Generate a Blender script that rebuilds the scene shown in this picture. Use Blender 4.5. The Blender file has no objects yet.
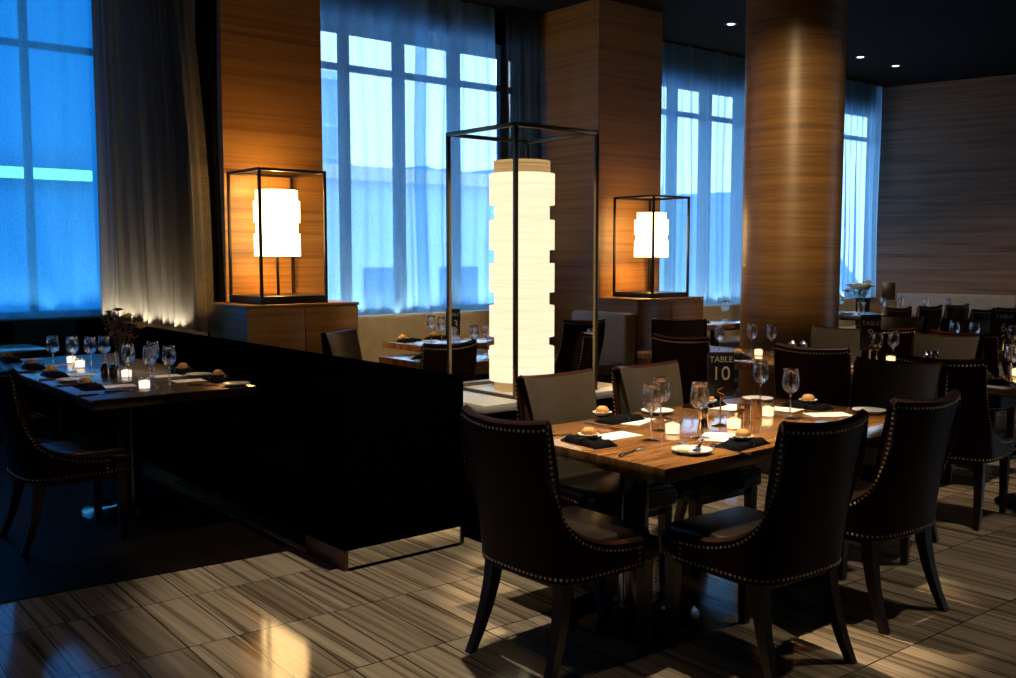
import bpy, bmesh, math, random
from mathutils import Vector, Matrix
rnd = random.Random(7)
PI = math.pi
scn = bpy.context.scene
COL = scn.collection

# ------------------------------------------------------------------ helpers
def tag(o, label=None, cat=None, group=None, kind=None):
    if label: o['label'] = label
    if cat: o['category'] = cat
    if group: o['group'] = group
    if kind: o['kind'] = kind
    return o

def thing(name, label, cat, loc=(0, 0, 0), rz=0.0, group=None):
    o = bpy.data.objects.new(name, None)
    COL.objects.link(o)
    o.location = loc
    o.rotation_euler = (0, 0, rz)
    return tag(o, label, cat, group)

def link(name, mesh, parent=None, loc=(0, 0, 0), rot=(0, 0, 0)):
    o = bpy.data.objects.new(name, mesh)
    COL.objects.link(o)
    o.location = loc
    o.rotation_euler = rot
    if parent: o.parent = parent
    return o

class MB:
    """collects shapes into one mesh"""
    def __init__(s): s.bm = bmesh.new()
    def box(s, x0, y0, z0, x1, y1, z1, bev=0.0, seg=2):
        t = bmesh.new()
        r = bmesh.ops.create_cube(t, size=1)
        bmesh.ops.scale(t, vec=(x1-x0, y1-y0, z1-z0), verts=t.verts)
        bmesh.ops.translate(t, vec=((x0+x1)/2, (y0+y1)/2, (z0+z1)/2), verts=t.verts)
        if bev > 0:
            bmesh.ops.bevel(t, geom=list(t.edges), offset=bev, segments=seg, profile=.5, affect='EDGES')
        s.add(t)
        return s
    def add(s, t, m=None):
        if m is not None: bmesh.ops.transform(t, matrix=m, verts=t.verts)
        me = bpy.data.meshes.new('t'); t.to_mesh(me); t.free()
        s.bm.from_mesh(me); bpy.data.meshes.remove(me)
    def lathe(s, prof, seg=32, c=(0, 0), closed=False, wob=None):
        bm = s.bm; rings = []
        for (r, z) in prof:
            if r < 1e-6:
                rings.append([bm.verts.new((c[0], c[1], z))])
            else:
                ring = []
                for k in range(seg):
                    a = 2*PI*k/seg
                    rr = r*(1+(wob(a) if wob else 0))
                    ring.append(bm.verts.new((c[0]+rr*math.cos(a), c[1]+rr*math.sin(a), z)))
                rings.append(ring)
        prs = list(zip(rings, rings[1:]))
        if closed: prs.append((rings[-1], rings[0]))
        for A, B in prs:
            if len(A) == 1 and len(B) == 1: continue
            if len(A) == 1:
                for k in range(seg): bm.faces.new((A[0], B[(k+1) % seg], B[k]))
            elif len(B) == 1:
                for k in range(seg): bm.faces.new((A[k], A[(k+1) % seg], B[0]))
            else:
                for k in range(seg): bm.faces.new((A[k], A[(k+1) % seg], B[(k+1) % seg], B[k]))
        return s
    def tube(s, pts, r, seg=10):
        bm = s.bm; rings = []
        P = [Vector(p) for p in pts]
        for i, p in enumerate(P):
            d = (P[min(i+1, len(P)-1)]-P[max(i-1, 0)]).normalized()
            up = Vector((0, 0, 1)) if abs(d.z) < .9 else Vector((1, 0, 0))
            a = d.cross(up).normalized(); b = a.cross(d).normalized()
            rr = r[i] if isinstance(r, (list, tuple)) else r
            rings.append([bm.verts.new(p+a*rr*math.cos(2*PI*k/seg)+b*rr*math.sin(2*PI*k/seg)) for k in range(seg)])
        for A, B in zip(rings, rings[1:]):
            for k in range(seg): bm.faces.new((A[k], A[(k+1) % seg], B[(k+1) % seg], B[k]))
        bm.faces.new(rings[0][::-1]); bm.faces.new(rings[-1])
        return s
    def grid(s, F, nu, nv):
        bm = s.bm
        V = [[bm.verts.new(F(i/(nu), j/(nv))) for j in range(nv+1)] for i in range(nu+1)]
        for i in range(nu):
            for j in range(nv):
                bm.faces.new((V[i][j], V[i+1][j], V[i+1][j+1], V[i][j+1]))
        return s
    def poly(s, pts, z0, z1):
        bm = s.bm
        lo = [bm.verts.new((p[0], p[1], z0)) for p in pts]
        hi = [bm.verts.new((p[0], p[1], z1)) for p in pts]
        n = len(pts)
        bm.faces.new(lo[::-1]); bm.faces.new(hi)
        for k in range(n): bm.faces.new((lo[k], lo[(k+1) % n], hi[(k+1) % n], hi[k]))
        return s
    def mesh(s, name, mat, smooth=True, ang=40, recalc=True):
        if recalc: bmesh.ops.recalc_face_normals(s.bm, faces=s.bm.faces)
        me = bpy.data.meshes.new(name); s.bm.to_mesh(me); s.bm.free()
        if mat: me.materials.append(mat)
        if smooth:
            me.polygons.foreach_set('use_smooth', [True]*len(me.polygons))
            try: me.set_sharp_from_angle(angle=math.radians(ang))
            except Exception: pass
        return me
    def obj(s, name, mat, parent=None, loc=(0, 0, 0), rot=(0, 0, 0), **k):
        return link(name, s.mesh(name, mat, **k), parent, loc, rot)

def struct(o, label=None, cat=None):
    return tag(o, label, cat, kind='structure')

# ------------------------------------------------------------------ materials
class N:
    def __init__(s, name):
        s.m = bpy.data.materials.new(name); s.m.use_nodes = True
        s.t = s.m.node_tree; s.n = s.t.nodes; s.l = s.t.links
        s.n.clear()
        s.out = s.n.new('ShaderNodeOutputMaterial')
    def new(s, t, **k):
        x = s.n.new(t)
        for a, b in k.items(): setattr(x, a, b)
        return x
    def put(s, sock, v):
        if isinstance(v, bpy.types.NodeSocket): s.l.new(v, sock)
        elif v is not None: sock.default_value = v
    def bsdf(s, col=None, rough=.5, spec=.5, metal=0.0, coat=0, coat_r=.1, bump=None, sheen=0):
        b = s.new('ShaderNodeBsdfPrincipled')
        s.put(b.inputs['Base Color'], col if not isinstance(col, tuple) else (*col[:3], 1))
        s.put(b.inputs['Roughness'], rough); s.put(b.inputs['Metallic'], metal)
        s.put(b.inputs['Specular IOR Level'], spec)
        b.inputs['Coat Weight'].default_value = coat; b.inputs['Coat Roughness'].default_value = coat_r
        b.inputs['Sheen Weight'].default_value = sheen
        if bump is not None: s.l.new(bump, b.inputs['Normal'])
        return b.outputs[0]
    def pos(s, kind='world', scale=(1, 1, 1), rot=(0, 0, 0), loc=(0, 0, 0)):
        if kind == 'world': o = s.new('ShaderNodeNewGeometry').outputs['Position']
        else: o = s.new('ShaderNodeTexCoord').outputs['Object']
        mp = s.new('ShaderNodeMapping')
        mp.inputs['Scale'].default_value = scale; mp.inputs['Rotation'].default_value = rot
        mp.inputs['Location'].default_value = loc
        s.l.new(o, mp.inputs[0]); return mp.outputs[0]
    def noise(s, vec, scale=1, detail=4, rough=.5, dist=0):
        x = s.new('ShaderNodeTexNoise')
        s.l.new(vec, x.inputs['Vector'])
        x.inputs['Scale'].default_value = scale; x.inputs['Detail'].default_value = detail
        x.inputs['Roughness'].default_value = rough; x.inputs['Distortion'].default_value = dist
        return x.outputs[0]
    def ramp(s, fac, stops, interp='LINEAR'):
        x = s.new('ShaderNodeValToRGB'); x.color_ramp.interpolation = interp
        e = x.color_ramp.elements
        while len(e) < len(stops): e.new(.5)
        for q, (p, c) in zip(e, stops):
            q.position = p; q.color = (*c, 1) if len(c) == 3 else c
        s.l.new(fac, x.inputs[0]); return x.outputs[0]
    def mixc(s, fac, a, b, blend='MIX'):
        x = s.new('ShaderNodeMix'); x.data_type = 'RGBA'; x.blend_type = blend
        s.put(x.inputs[0], fac)
        s.put(x.inputs[6], a if not isinstance(a, tuple) else (*a[:3], 1))
        s.put(x.inputs[7], b if not isinstance(b, tuple) else (*b[:3], 1))
        return x.outputs[2]
    def math(s, op, a, b=None):
        x = s.new('ShaderNodeMath'); x.operation = op
        s.put(x.inputs[0], a)
        if b is not None: s.put(x.inputs[1], b)
        return x.outputs[0]
    def bump(s, h, strength=.2, dist=.01):
        x = s.new('ShaderNodeBump'); x.inputs['Strength'].default_value = strength
        x.inputs['Distance'].default_value = dist; s.l.new(h, x.inputs['Height']); return x.outputs[0]
    def mixs(s, fac, a, b):
        x = s.new('ShaderNodeMixShader'); s.put(x.inputs[0], fac)
        s.l.new(a, x.inputs[1]); s.l.new(b, x.inputs[2]); return x.outputs[0]
    def fin(s, sh):
        s.l.new(sh, s.out.inputs[0]); return s.m

def plain(name, col, rough=.5, spec=.5, metal=0, coat=0, var=0.0, vs=40):
    q = N(name)
    c = col
    bump = None
    if var:
        n = q.noise(q.pos('obj'), vs, 3)
        c = q.mixc(n, tuple(v*(1-var) for v in col), tuple(min(1, v*(1+var)) for v in col))
        bump = q.bump(n, .08, .004)
    return q.fin(q.bsdf(c, rough, spec, metal, coat, bump=bump))

def veneer(name, stops, scale, rough=.4, spec=.4, fine=1.0, coat=0, kind='world', rot=(0, 0, 0)):
    """wood with long horizontal grain: very stretched noise"""
    q = N(name)
    v = q.pos(kind, scale, rot)
    n1 = q.noise(v, 1.0, 6, .62, .35)
    v2 = q.pos(kind, tuple(k*3.1 for k in scale), rot, (3, 5, 7))
    n2 = q.noise(v2, 1.0, 5, .6, .2)
    f = q.math('ADD', q.math('MULTIPLY', n1, .62), q.math('MULTIPLY', n2, .38))
    c = q.ramp(f, stops)
    return q.fin(q.bsdf(c, rough, spec, 0, coat, bump=q.bump(f, .06, .003)))

W_STOPS = [(.28, (.06, .025, .006)), (.38, (.17, .075, .017)), (.48, (.25, .118, .028)), (.60, (.31, .152, .038)), (.75, (.38, .20, .055))]
M = {}
M['pillar'] = veneer('zebra veneer', W_STOPS, (.30, .30, 24), rough=.42)
M['column'] = veneer('column veneer', [(.28, (.045, .02, .006)), (.42, (.14, .068, .02)), (.54, (.21, .108, .034)), (.7, (.28, .15, .05))], (.55, .55, 17), rough=.4, spec=.5)
M['rwall'] = veneer('wall veneer', [(.32, (.07, .038, .022)), (.45, (.20, .125, .078)), (.58, (.29, .185, .115)), (.75, (.34, .22, .14))], (.4, .4, 15), rough=.5)
M['cabinet'] = veneer('cabinet veneer', W_STOPS, (.6, .6, 20), rough=.4)
M['tabletop'] = veneer('table wood', [(.3, (.07, .027, .008)), (.46, (.21, .088, .026)), (.6, (.36, .165, .05)), (.75, (.46, .23, .08))], (1.6, 17, 6), rough=.10, spec=1.0, kind='obj', coat=.4)
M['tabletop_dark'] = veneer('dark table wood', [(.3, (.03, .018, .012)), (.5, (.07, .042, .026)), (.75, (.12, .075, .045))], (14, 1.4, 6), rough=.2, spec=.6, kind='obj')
M['darkwood'] = plain('dark stained wood', (.018, .008, .005), .32, .5, var=.3, vs=12)
M['woodtrim'] = plain('brown base wood', (.10, .045, .02), .4, .5, var=.3, vs=10)

def leather(name, col, rough, spec=.45):
    q = N(name)
    v = q.pos('obj')
    n = q.noise(v, 9, 3); f = q.noise(v, 260, 2)
    c = q.mixc(n, tuple(k*.75 for k in col), tuple(k*1.25 for k in col))
    return q.fin(q.bsdf(c, rough, spec, bump=q.bump(f, .12, .002)))
M['brown'] = leather('dark brown leather', (.019, .005, .0023), .42, .09)
M['taupe'] = leather('taupe leather', (.050, .038, .024), .42, .3)
M['seatl'] = leather('seat leather', (.010, .0066, .0044), .33, .35)
M['bench'] = leather('beige bench leather', (.36, .29, .19), .42)
M['benchgrey'] = leather('grey bench leather', (.30, .27, .23), .4)
M['black'] = leather('black upholstery', (.0007, .0006, .0006), 1.0, .0)
M['brass'] = plain('brass nail', (.74, .52, .26), .28, .5, 1)
M['frame'] = plain('bronze black frame', (.035, .028, .02), .38, .5, .8)
M['bronze'] = plain('brushed bronze', (.16, .11, .06), .34, .5, .9)
M['chrome'] = plain('polished steel', (.55, .53, .5), .13, .5, 1)
M['darkchrome'] = plain('dark chrome', (.16, .15, .15), .12, .5, 1)
M['mirror'] = plain('mirror steel', (.86, .86, .86), .03, .5, 1)
M['goldsteel'] = plain('warm steel', (.85, .68, .42), .17, .5, 1)
M['porcelain'] = plain('porcelain', (.75, .73, .69), .15, .5)
M['paper'] = plain('menu paper', (.72, .71, .70), .7, .2)
M['doily'] = plain('white paper cup', (.8, .77, .7), .7, .2)
M['napkin'] = plain('black napkin', (.004, .004, .005), .85, .05, var=.3, vs=60)
M['bread'] = plain('golden roll', (.58, .29, .07), .55, .3, var=.35, vs=55)
M['butter'] = plain('butter', (.75, .6, .28), .4, .4)
M['signblack'] = plain('black card', (.008, .008, .009), .35, .4)
M['silverink'] = plain('pale lettering', (.72, .68, .6), .5, .3)
M['stone'] = plain('cream stone', (.72, .66, .55), .3, .5, var=.06, vs=8)
M['ceil'] = plain('dark ceiling', (.008, .008, .008), .95, .05)
M['wallw'] = plain('dark plaster', (.02, .017, .014), .9, .1)
M['mullion'] = plain('window metal', (.05, .06, .07), .5, .4)
M['candlewax'] = None

def emis(name, col, st, noise=0):
    q = N(name)
    e = q.new('ShaderNodeEmission')
    c = (*col, 1)
    e.inputs[0].default_value = c; e.inputs[1].default_value = st
    return q.fin(e.outputs[0])

def glassmat(name, tint=(1, 1, 1), rough=.02, ior=1.45, boost=1.0):
    q = N(name)
    tr = q.new('ShaderNodeBsdfTransparent'); tr.inputs[0].default_value = (*tint, 1)
    gl = q.new('ShaderNodeBsdfGlossy'); gl.inputs['Roughness'].default_value = rough
    fr = q.new('ShaderNodeLayerWeight'); fr.inputs[0].default_value = .5
    f = q.math('ADD', q.math('MULTIPLY', q.math('POWER', fr.outputs['Facing'], 3.0), boost), .035)
    f = q.math('MINIMUM', f, 1.0)
    return q.fin(q.mixs(f, tr.outputs[0], gl.outputs[0]))
q = N('wine glass')
gb = q.new('ShaderNodeBsdfGlass'); gb.inputs['IOR'].default_value = 1.48; gb.inputs['Roughness'].default_value = .0; gb.inputs[0].default_value = (1, .99, .97, 1)
tr = q.new('ShaderNodeBsdfTransparent')
M['glass'] = q.fin(q.mixs(.6, tr.outputs[0], gb.outputs[0]))
M['thinglass'] = glassmat('thin glass', (.97, .97, .96), .05, 1.45, .8)
M['pane'] = glassmat('window glass', (.97, .99, 1), .01, 1.45, .6)

def sheer(name, dens, col, tcol):
    q = N(name)
    v = q.pos('world', (1, 1, 1))
    weave = q.noise(v, 170, 3, .7)
    slub = q.noise(q.pos('world', (60, 60, 5)), 1, 3, .6)
    wf = q.ramp(weave, [(.36, (0, 0, 0)), (.64, (1, 1, 1))])
    f = q.math('ADD', q.math('MULTIPLY', wf, .42), q.math('MULTIPLY', slub, .22))
    f = q.math('ADD', f, dens-.32)
    lw = q.new('ShaderNodeLayerWeight'); lw.inputs[0].default_value = .5   # cloth seen along its folds is denser
    f = q.math('ADD', f, q.math('MULTIPLY', q.math('POWER', lw.outputs['Facing'], 2.0), .45))
    f = q.math('MINIMUM', q.math('MAXIMUM', f, .05), .98)
    tr = q.new('ShaderNodeBsdfTransparent'); tr.inputs[0].default_value = (*tcol, 1)
    di = q.new('ShaderNodeBsdfDiffuse'); di.inputs[0].default_value = (*col, 1)
    tl = q.new('ShaderNodeBsdfTranslucent'); tl.inputs[0].default_value = (*col, 1)
    return q.fin(q.mixs(f, tr.outputs[0], q.mixs(.75, di.outputs[0], tl.outputs[0])))
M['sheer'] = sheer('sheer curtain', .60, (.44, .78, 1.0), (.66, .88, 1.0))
M['sheer_bay'] = sheer('bay sheer curtain', .55, (.07, .36, .66), (.15, .82, 1.0))  # white sheer with the blue dusk light tinted into its cloth colour
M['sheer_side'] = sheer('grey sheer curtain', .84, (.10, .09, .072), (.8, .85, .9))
M['drape'] = plain('black drape', (.003, .003, .003), .9, .02)
q = N('header blind')
tr = q.new('ShaderNodeBsdfTransparent'); tr.inputs[0].default_value = (.09, .10, .13, 1)
di = q.new('ShaderNodeBsdfDiffuse'); di.inputs[0].default_value = (.02, .02, .022, 1)
M['blind'] = q.fin(q.mixs(.45, tr.outputs[0], di.outputs[0]))

# floor: narrow striped stone tiles in a straight grid
q = N('striped stone tiles')
pv = q.pos('world', (1, 1, 1), (0, 0, math.radians(90+1.8)), (.269, -.075, 0))
br = q.new('ShaderNodeTexBrick'); br.offset = 0; br.squash = 1
q.l.new(pv, br.inputs['Vector'])
br.inputs['Color1'].default_value = (0, 0, 0, 1); br.inputs['Color2'].default_value = (1, 1, 1, 1)
br.inputs['Scale'].default_value = 1; br.inputs['Brick Width'].default_value = .575; br.inputs['Row Height'].default_value = .205
br.inputs['Mortar Size'].default_value = .0030; br.inputs['Mortar Smooth'].default_value = .2; br.inputs['Bias'].default_value = 0
# shift the veining per tile
shift = q.new('ShaderNodeVectorMath'); shift.operation = 'SCALE'
q.l.new(br.outputs['Color'], shift.inputs[0]); shift.inputs['Scale'].default_value = 9
addv = q.new('ShaderNodeVectorMath'); addv.operation = 'ADD'
q.l.new(q.pos('world', (26, .40, 1), (0, 0, math.radians(1.8))), addv.inputs[0]); q.l.new(shift.outputs[0], addv.inputs[1])
s1 = q.noise(addv.outputs[0], 1, 5, .6, .25)
addw = q.new('ShaderNodeVectorMath'); addw.operation = 'ADD'
q.l.new(q.pos('world', (75, .9, 1)), addw.inputs[0]); q.l.new(shift.outputs[0], addw.inputs[1])
s2 = q.noise(addw.outputs[0], 1, 4, .6)
sf = q.math('ADD', q.math('MULTIPLY', s1, .7), q.math('MULTIPLY', s2, .3))
sc = q.ramp(sf, [(.33, (.045, .03, .018)), (.41, (.14, .10, .062)), (.48, (.28, .215, .145)), (.66, (.42, .335, .235))])
tone = q.math('ADD', q.math('MULTIPLY', br.outputs['Color'], .5), .66)
sc = q.mixc(1.0, sc, q.mixc(1, tone, (1, 1, 1), 'MULTIPLY'), 'MULTIPLY')
col = q.mixc(br.outputs['Fac'], sc, (.02, .015, .01))
rg = q.math('ADD', q.math('MULTIPLY', sf, .08), .05)
M['floor'] = q.fin(q.bsdf(col, rg, .26, bump=q.bump(q.math('SUBTRACT', 1.0, br.outputs['Fac']), .25, .002)))
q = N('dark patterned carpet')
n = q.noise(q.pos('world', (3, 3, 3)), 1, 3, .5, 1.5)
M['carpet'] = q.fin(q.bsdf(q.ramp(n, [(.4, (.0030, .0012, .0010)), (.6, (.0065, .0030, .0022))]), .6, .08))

M['shade_big'] = None
def shade(name, col, st, line=.86):
    q = N(name)
    e = q.new('ShaderNodeEmission')
    z = q.noise(q.pos('world', (2, 2, 70)), 1, 3, .7)
    c = q.mixc(q.ramp(z, [(.3, (0, 0, 0)), (.6, (1, 1, 1))]), tuple(k*line for k in col), col)
    q.l.new(c, e.inputs[0]); e.inputs[1].default_value = st
    return q.fin(e.outputs[0])
M['shade_big'] = shade('glowing parchment', (1.0, .84, .55), 1.22)
M['shade_small'] = shade('bright parchment', (1.0, .62, .24), 11)
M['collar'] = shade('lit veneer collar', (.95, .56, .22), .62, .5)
M['flame'] = emis('candle glow', (1, .62, .30), 2.6)
M['flame_white'] = emis('white candle glow', (1, .78, .58), 2.2)
M['lens'] = emis('downlight lens', (1, .95, .85), 6)
M['tube'] = emis('outdoor tube light', (.75, .95, 1), 5)

# ------------------------------------------------------------------ camera
H = 1.53; yaw = math.radians(39.65); pit = math.radians(4.87)
cam = bpy.data.cameras.new('camera'); co = bpy.data.objects.new('camera', cam); COL.objects.link(co)
cam.sensor_width = 36; cam.lens = 985/1016*36; cam.clip_start = .05; cam.clip_end = 300
co.location = (0, 0, H); co.rotation_euler = (PI/2-pit, 0, -yaw)
scn.camera = co
scn.view_settings.view_transform = 'Standard'; scn.view_settings.look = 'None'
scn.view_settings.gamma = 1; scn.view_settings.use_curve_mapping = False
scn.view_settings.exposure = 0

# ------------------------------------------------------------------ room shell
CZ = 4.2
struct(MB().box(-3.2, -3.2, -.12, 17, 10.7, 0).obj('floor', M['floor'], smooth=False), 'striped beige and brown stone tile floor', 'floor')
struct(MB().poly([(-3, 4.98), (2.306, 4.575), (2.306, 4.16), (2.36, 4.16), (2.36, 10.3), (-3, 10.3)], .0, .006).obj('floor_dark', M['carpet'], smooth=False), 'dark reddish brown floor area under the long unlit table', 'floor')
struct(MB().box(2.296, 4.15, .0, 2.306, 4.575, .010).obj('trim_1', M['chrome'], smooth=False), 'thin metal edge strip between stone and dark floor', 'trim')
struct(MB().box(-3.2, -3.2, CZ, 17, 10.7, CZ+.1).obj('ceiling', M['ceil'], smooth=False), 'dark unlit ceiling', 'ceiling')
struct(MB().box(-3.2, -3.2, 0, -3.0, 10.7, CZ).obj('wall_left', M['wallw'], smooth=False), 'dark side wall', 'wall')
struct(MB().box(-3.0, -3.2, 0, 17, -3.0, CZ).obj('wall_rear', M['wallw'], smooth=False), 'dark wall at the rear of the room', 'wall')
# low walls under the windows
struct(MB().box(-3, 10.28, 0, 3.3, 10.52, .90).obj('wall_bay', M['wallw'], smooth=False), 'low dark wall under the bay window', 'wall')
struct(MB().box(4.26, 8.62, 0, 7.45, 8.86, .90).obj('wall_center', M['wallw'], smooth=False), 'low wall under the window behind the beige bench', 'wall')
struct(MB().box(8.44, 8.62, 0, 16.5, 8.86, .86).obj('wall_far', M['wallw'], smooth=False), 'low wall under the far window', 'wall')
# wood piers
struct(MB().box(3.36, 7.65, 0, 4.26, 10.6, CZ).obj('wall_pier_left', M['pillar'], smooth=False), 'wide wood veneer pier lit orange by a lantern', 'pillar')
struct(MB().box(7.45, 7.5, 0, 8.44, 8.95, CZ).obj('wall_pier_right', M['pillar'], smooth=False), 'dark wood veneer pier behind the tall lantern', 'pillar')
# slanted right wall
wd = Vector((.225, -.975, 0)).normalized(); wn = Vector((wd.y, -wd.x, 0))*-1
p0 = Vector((14.80, 8.75, 0)); p1 = p0+wd*11.0
q4 = [p0, p1, p1+Vector((.25, .06, 0)), p0+Vector((.25, .06, 0))]
struct(MB().poly([(p.x, p.y) for p in q4], 0, CZ).obj('wall_right', M['rwall'], smooth=False), 'far brown wood veneer wall with fine horizontal grain', 'wall')
# round column
struct(MB().lathe([(.0, 0), (.452, 0), (.452, CZ), (0, CZ)], 96, (8.03, 5.5)).obj('column', M['column'], ang=60), 'thick round wood veneer column with a vertical sheen', 'column')

def window(name, x0, x1, y, z0, z1, muls, tz, label):
    root = thing(name, label, 'window', ((x0+x1)/2, y, z0)); root['kind'] = 'structure'
    ox, oz = (x0+x1)/2, z0
    f = MB()
    f.box(x0-ox, -.06, 0, x1-ox, .06, .08); f.box(x0-ox, -.06, z1-oz-.08, x1-ox, .06, z1-oz)
    f.box(x0-ox, -.06, 0, x0-ox+.06, .06, z1-oz); f.box(x1-ox-.06, -.06, 0, x1-ox, .06, z1-oz)
    f.obj('window_frame', M['mullion'], root, smooth=False)
    MB().box(x0-ox, -.03, tz-oz-.032, x1-ox, .03, tz-oz+.032).obj('transom', M['mullion'], root, smooth=False)
    for (mx, w) in muls:
        MB().box(mx-ox-w/2, -.035, 0, mx-ox+w/2, .035, z1-oz).obj('mullion', M['mullion'], root, smooth=False)
    xs = [x0]+[m[0] for m in muls]+[x1]
    for a, b in zip(xs, xs[1:]):
        MB().box(a-ox, -.006, .02, b-ox, .006, z1-oz-.02).obj('pane', M['pane'], root, smooth=False)
    return root
window('window_1', -3.0, 3.3, 10.4, .9, CZ, [(1.3, .07), (2.58, .07)], 3.55, 'tall bay window with a cross of bars and deep blue dusk outside')
window('window_2', 4.26, 7.45, 8.75, .9, CZ, [(5.12, .10), (5.77, .12), (6.48, .14), (7.17, .12)], 3.39, 'tall window between the two lit table lanterns')
window('window_3', 8.44, 15.0, 8.75, .86, CZ, [(10.05, .15), (10.73, .20), (11.46, .20), (12.3, .15), (13.1, .15), (13.9, .15)], 3.39, 'tall window half hidden behind the round column')

def header(name, x0, x1, y, z0, label):
    t = thing(name, label, 'blind', ((x0+x1)/2, y, z0)); w = (x1-x0)/2
    MB().box(-w, -.003, .0, w, .003, CZ-z0-.07).obj('blind_fabric', M['blind'], t, smooth=False)
    MB().box(-w, -.015, -.012, w, .015, .012, .004).obj('bottom_bar', M['frame'], t)
    m = MB(); m.tube([(-w, 0, CZ-z0-.05), (w, 0, CZ-z0-.05)], .03, 12); m.obj('roller', M['frame'], t)
header('roller_blind', 4.28, 7.42, 8.6, 3.845, 'dark half-lowered roller blind at the top of the middle window')
header('roller_blind', 8.47, 14.6, 8.6, 3.72, 'dark half-lowered roller blind above the window by the column')

# ------------------------------------------------------------------ sheers
def curtain(name, a, b, z0, z1, mat, label, cat='curtain', amp=.035, wl=.16, seed=1, flare=0.0, group=None, top_in=0.0):
    r = random.Random(seed)
    A = Vector((a[0], a[1], 0)); B = Vector((b[0], b[1], 0)); d = B-A; L = d.length; d.normalize(); n = Vector((-d.y, d.x, 0))
    ph = [r.uniform(0, 6.28) for _ in range(5)]
    w = [r.uniform(.8, 1.25) for _ in range(5)]
    nu = max(16, int(L/wl*10)); nv = 10
    t = thing(name, label, cat, (a[0], a[1], z0), 0, group)
    def F(u, v):
        x = u*L
        s = (math.sin(2*PI*x/wl*w[0]+ph[0])*.55+math.sin(2*PI*x/(wl*1.7)*w[1]+ph[1])*.45+math.sin(2*PI*x/(wl*3.3)+ph[2])*.4)
        k = amp*(.65+.5*(1-v)+.25*math.sin(3*v+ph[3]))
        xx = x - top_in*v*v*u*L + .02*math.sin(6*v+ph[4]+x*3)
        p = d*xx+n*(s*k+flare*(1-v)**2)
        return (p.x, p.y, v*(z1-z0))
    MB().grid(F, nu, nv).obj('curtain_cloth', mat, t, recalc=False, ang=180)
    m = MB(); hd = d*L
    m.tube([(0, 0, z1-z0), (hd.x*(1-top_in), hd.y*(1-top_in), z1-z0)], .012, 8); m.obj('curtain_track', M['frame'], t)
    return t
curtain('sheer_curtain', (-1.2, 10.12), (3.32, 10.12), .93, CZ-.02, M['sheer_bay'], 'wide sheer curtain tinted with blue dusk light over the bay window at the left', amp=.03, wl=.22, seed=3)
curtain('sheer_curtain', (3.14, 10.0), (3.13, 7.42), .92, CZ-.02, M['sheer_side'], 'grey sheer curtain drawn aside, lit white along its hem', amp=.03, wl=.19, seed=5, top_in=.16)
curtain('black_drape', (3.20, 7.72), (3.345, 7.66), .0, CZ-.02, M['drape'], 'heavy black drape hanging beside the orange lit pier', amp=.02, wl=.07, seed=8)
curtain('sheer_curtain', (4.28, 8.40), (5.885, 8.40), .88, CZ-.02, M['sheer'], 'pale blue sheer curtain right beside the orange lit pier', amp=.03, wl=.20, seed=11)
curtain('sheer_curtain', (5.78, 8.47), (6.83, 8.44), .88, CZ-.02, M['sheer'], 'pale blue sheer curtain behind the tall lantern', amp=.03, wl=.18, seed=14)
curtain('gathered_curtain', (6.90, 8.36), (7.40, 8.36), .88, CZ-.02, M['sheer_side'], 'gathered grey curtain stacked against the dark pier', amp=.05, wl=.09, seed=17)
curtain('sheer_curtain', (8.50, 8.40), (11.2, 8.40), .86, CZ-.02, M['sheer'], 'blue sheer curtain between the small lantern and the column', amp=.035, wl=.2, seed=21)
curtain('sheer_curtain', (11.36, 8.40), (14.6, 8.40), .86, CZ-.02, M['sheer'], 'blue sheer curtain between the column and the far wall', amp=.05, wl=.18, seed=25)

# ------------------------------------------------------------------ outside
def outside(name, label, cat, boxes, mat, kind=None):
    m = MB()
    for b in boxes: m.box(*b)
    return tag(m.obj(name, mat, smooth=False), label, cat, kind=kind)
q = N('blue glazed facade')
g = q.new('ShaderNodeTexBrick'); q.l.new(q.pos('world', (1, 1, 1), (PI/2, 0, 0)), g.inputs['Vector'])
g.inputs['Scale'].default_value = 1; g.inputs['Brick Width'].default_value = 2.4; g.inputs['Row Height'].default_value = 3.2; g.offset = 0
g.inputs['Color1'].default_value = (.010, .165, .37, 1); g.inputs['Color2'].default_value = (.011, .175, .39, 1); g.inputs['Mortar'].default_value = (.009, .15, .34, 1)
g.inputs['Mortar Size'].default_value = .05
M['facade'] = q.fin(q.bsdf(g.outputs[0], .6, .3))
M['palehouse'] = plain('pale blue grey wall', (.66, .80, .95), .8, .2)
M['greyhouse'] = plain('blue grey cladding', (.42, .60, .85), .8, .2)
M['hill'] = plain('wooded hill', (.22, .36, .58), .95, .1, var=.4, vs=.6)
t = thing('glass_building', 'deep blue glazed building across the street outside the bay window', 'building', (1, 17, -6))
MB().box(-9, 0, 0, 5.2, 8, 22).obj('facade', M['facade'], t, smooth=False)
MB().box(-9.2, -.2, 22, 5.4, 8.2, 22.4).obj('roof_edge', M['greyhouse'], t, smooth=False)
tl = thing('outdoor_light', 'bright white tube light on the blue building outside', 'light', (3.2, 16.7, 2.72))
MB().box(-4.2, -.02, .0, 1.9, .06, .17, .02).obj('light_tube', M['tube'], tl)
MB().box(-4.2, .06, -.02, 1.92, .28, .20).obj('housing', M['mullion'], tl, smooth=False)
t = thing('clad_building', 'blue grey clad building outside the middle window', 'building', (13, 31, -6))
MB().box(-3.5, 0, 0, 5.0, 9, 13.6).obj('wall', M['greyhouse'], t, smooth=False)
for k in range(11): MB().box(-3.52, -.06, 1+k*1.1, 5.02, 0, 1.12+k*1.1).obj('cladding_rib', M['palehouse'], t, smooth=False)
MB().box(-3.7, -.3, 13.6, 5.2, 9.2, 13.9).obj('roof', M['palehouse'], t, smooth=False)
t = thing('low_house', 'low pale flat-roofed building outside behind the tall lantern', 'building', (15, 22, -6))
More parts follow.
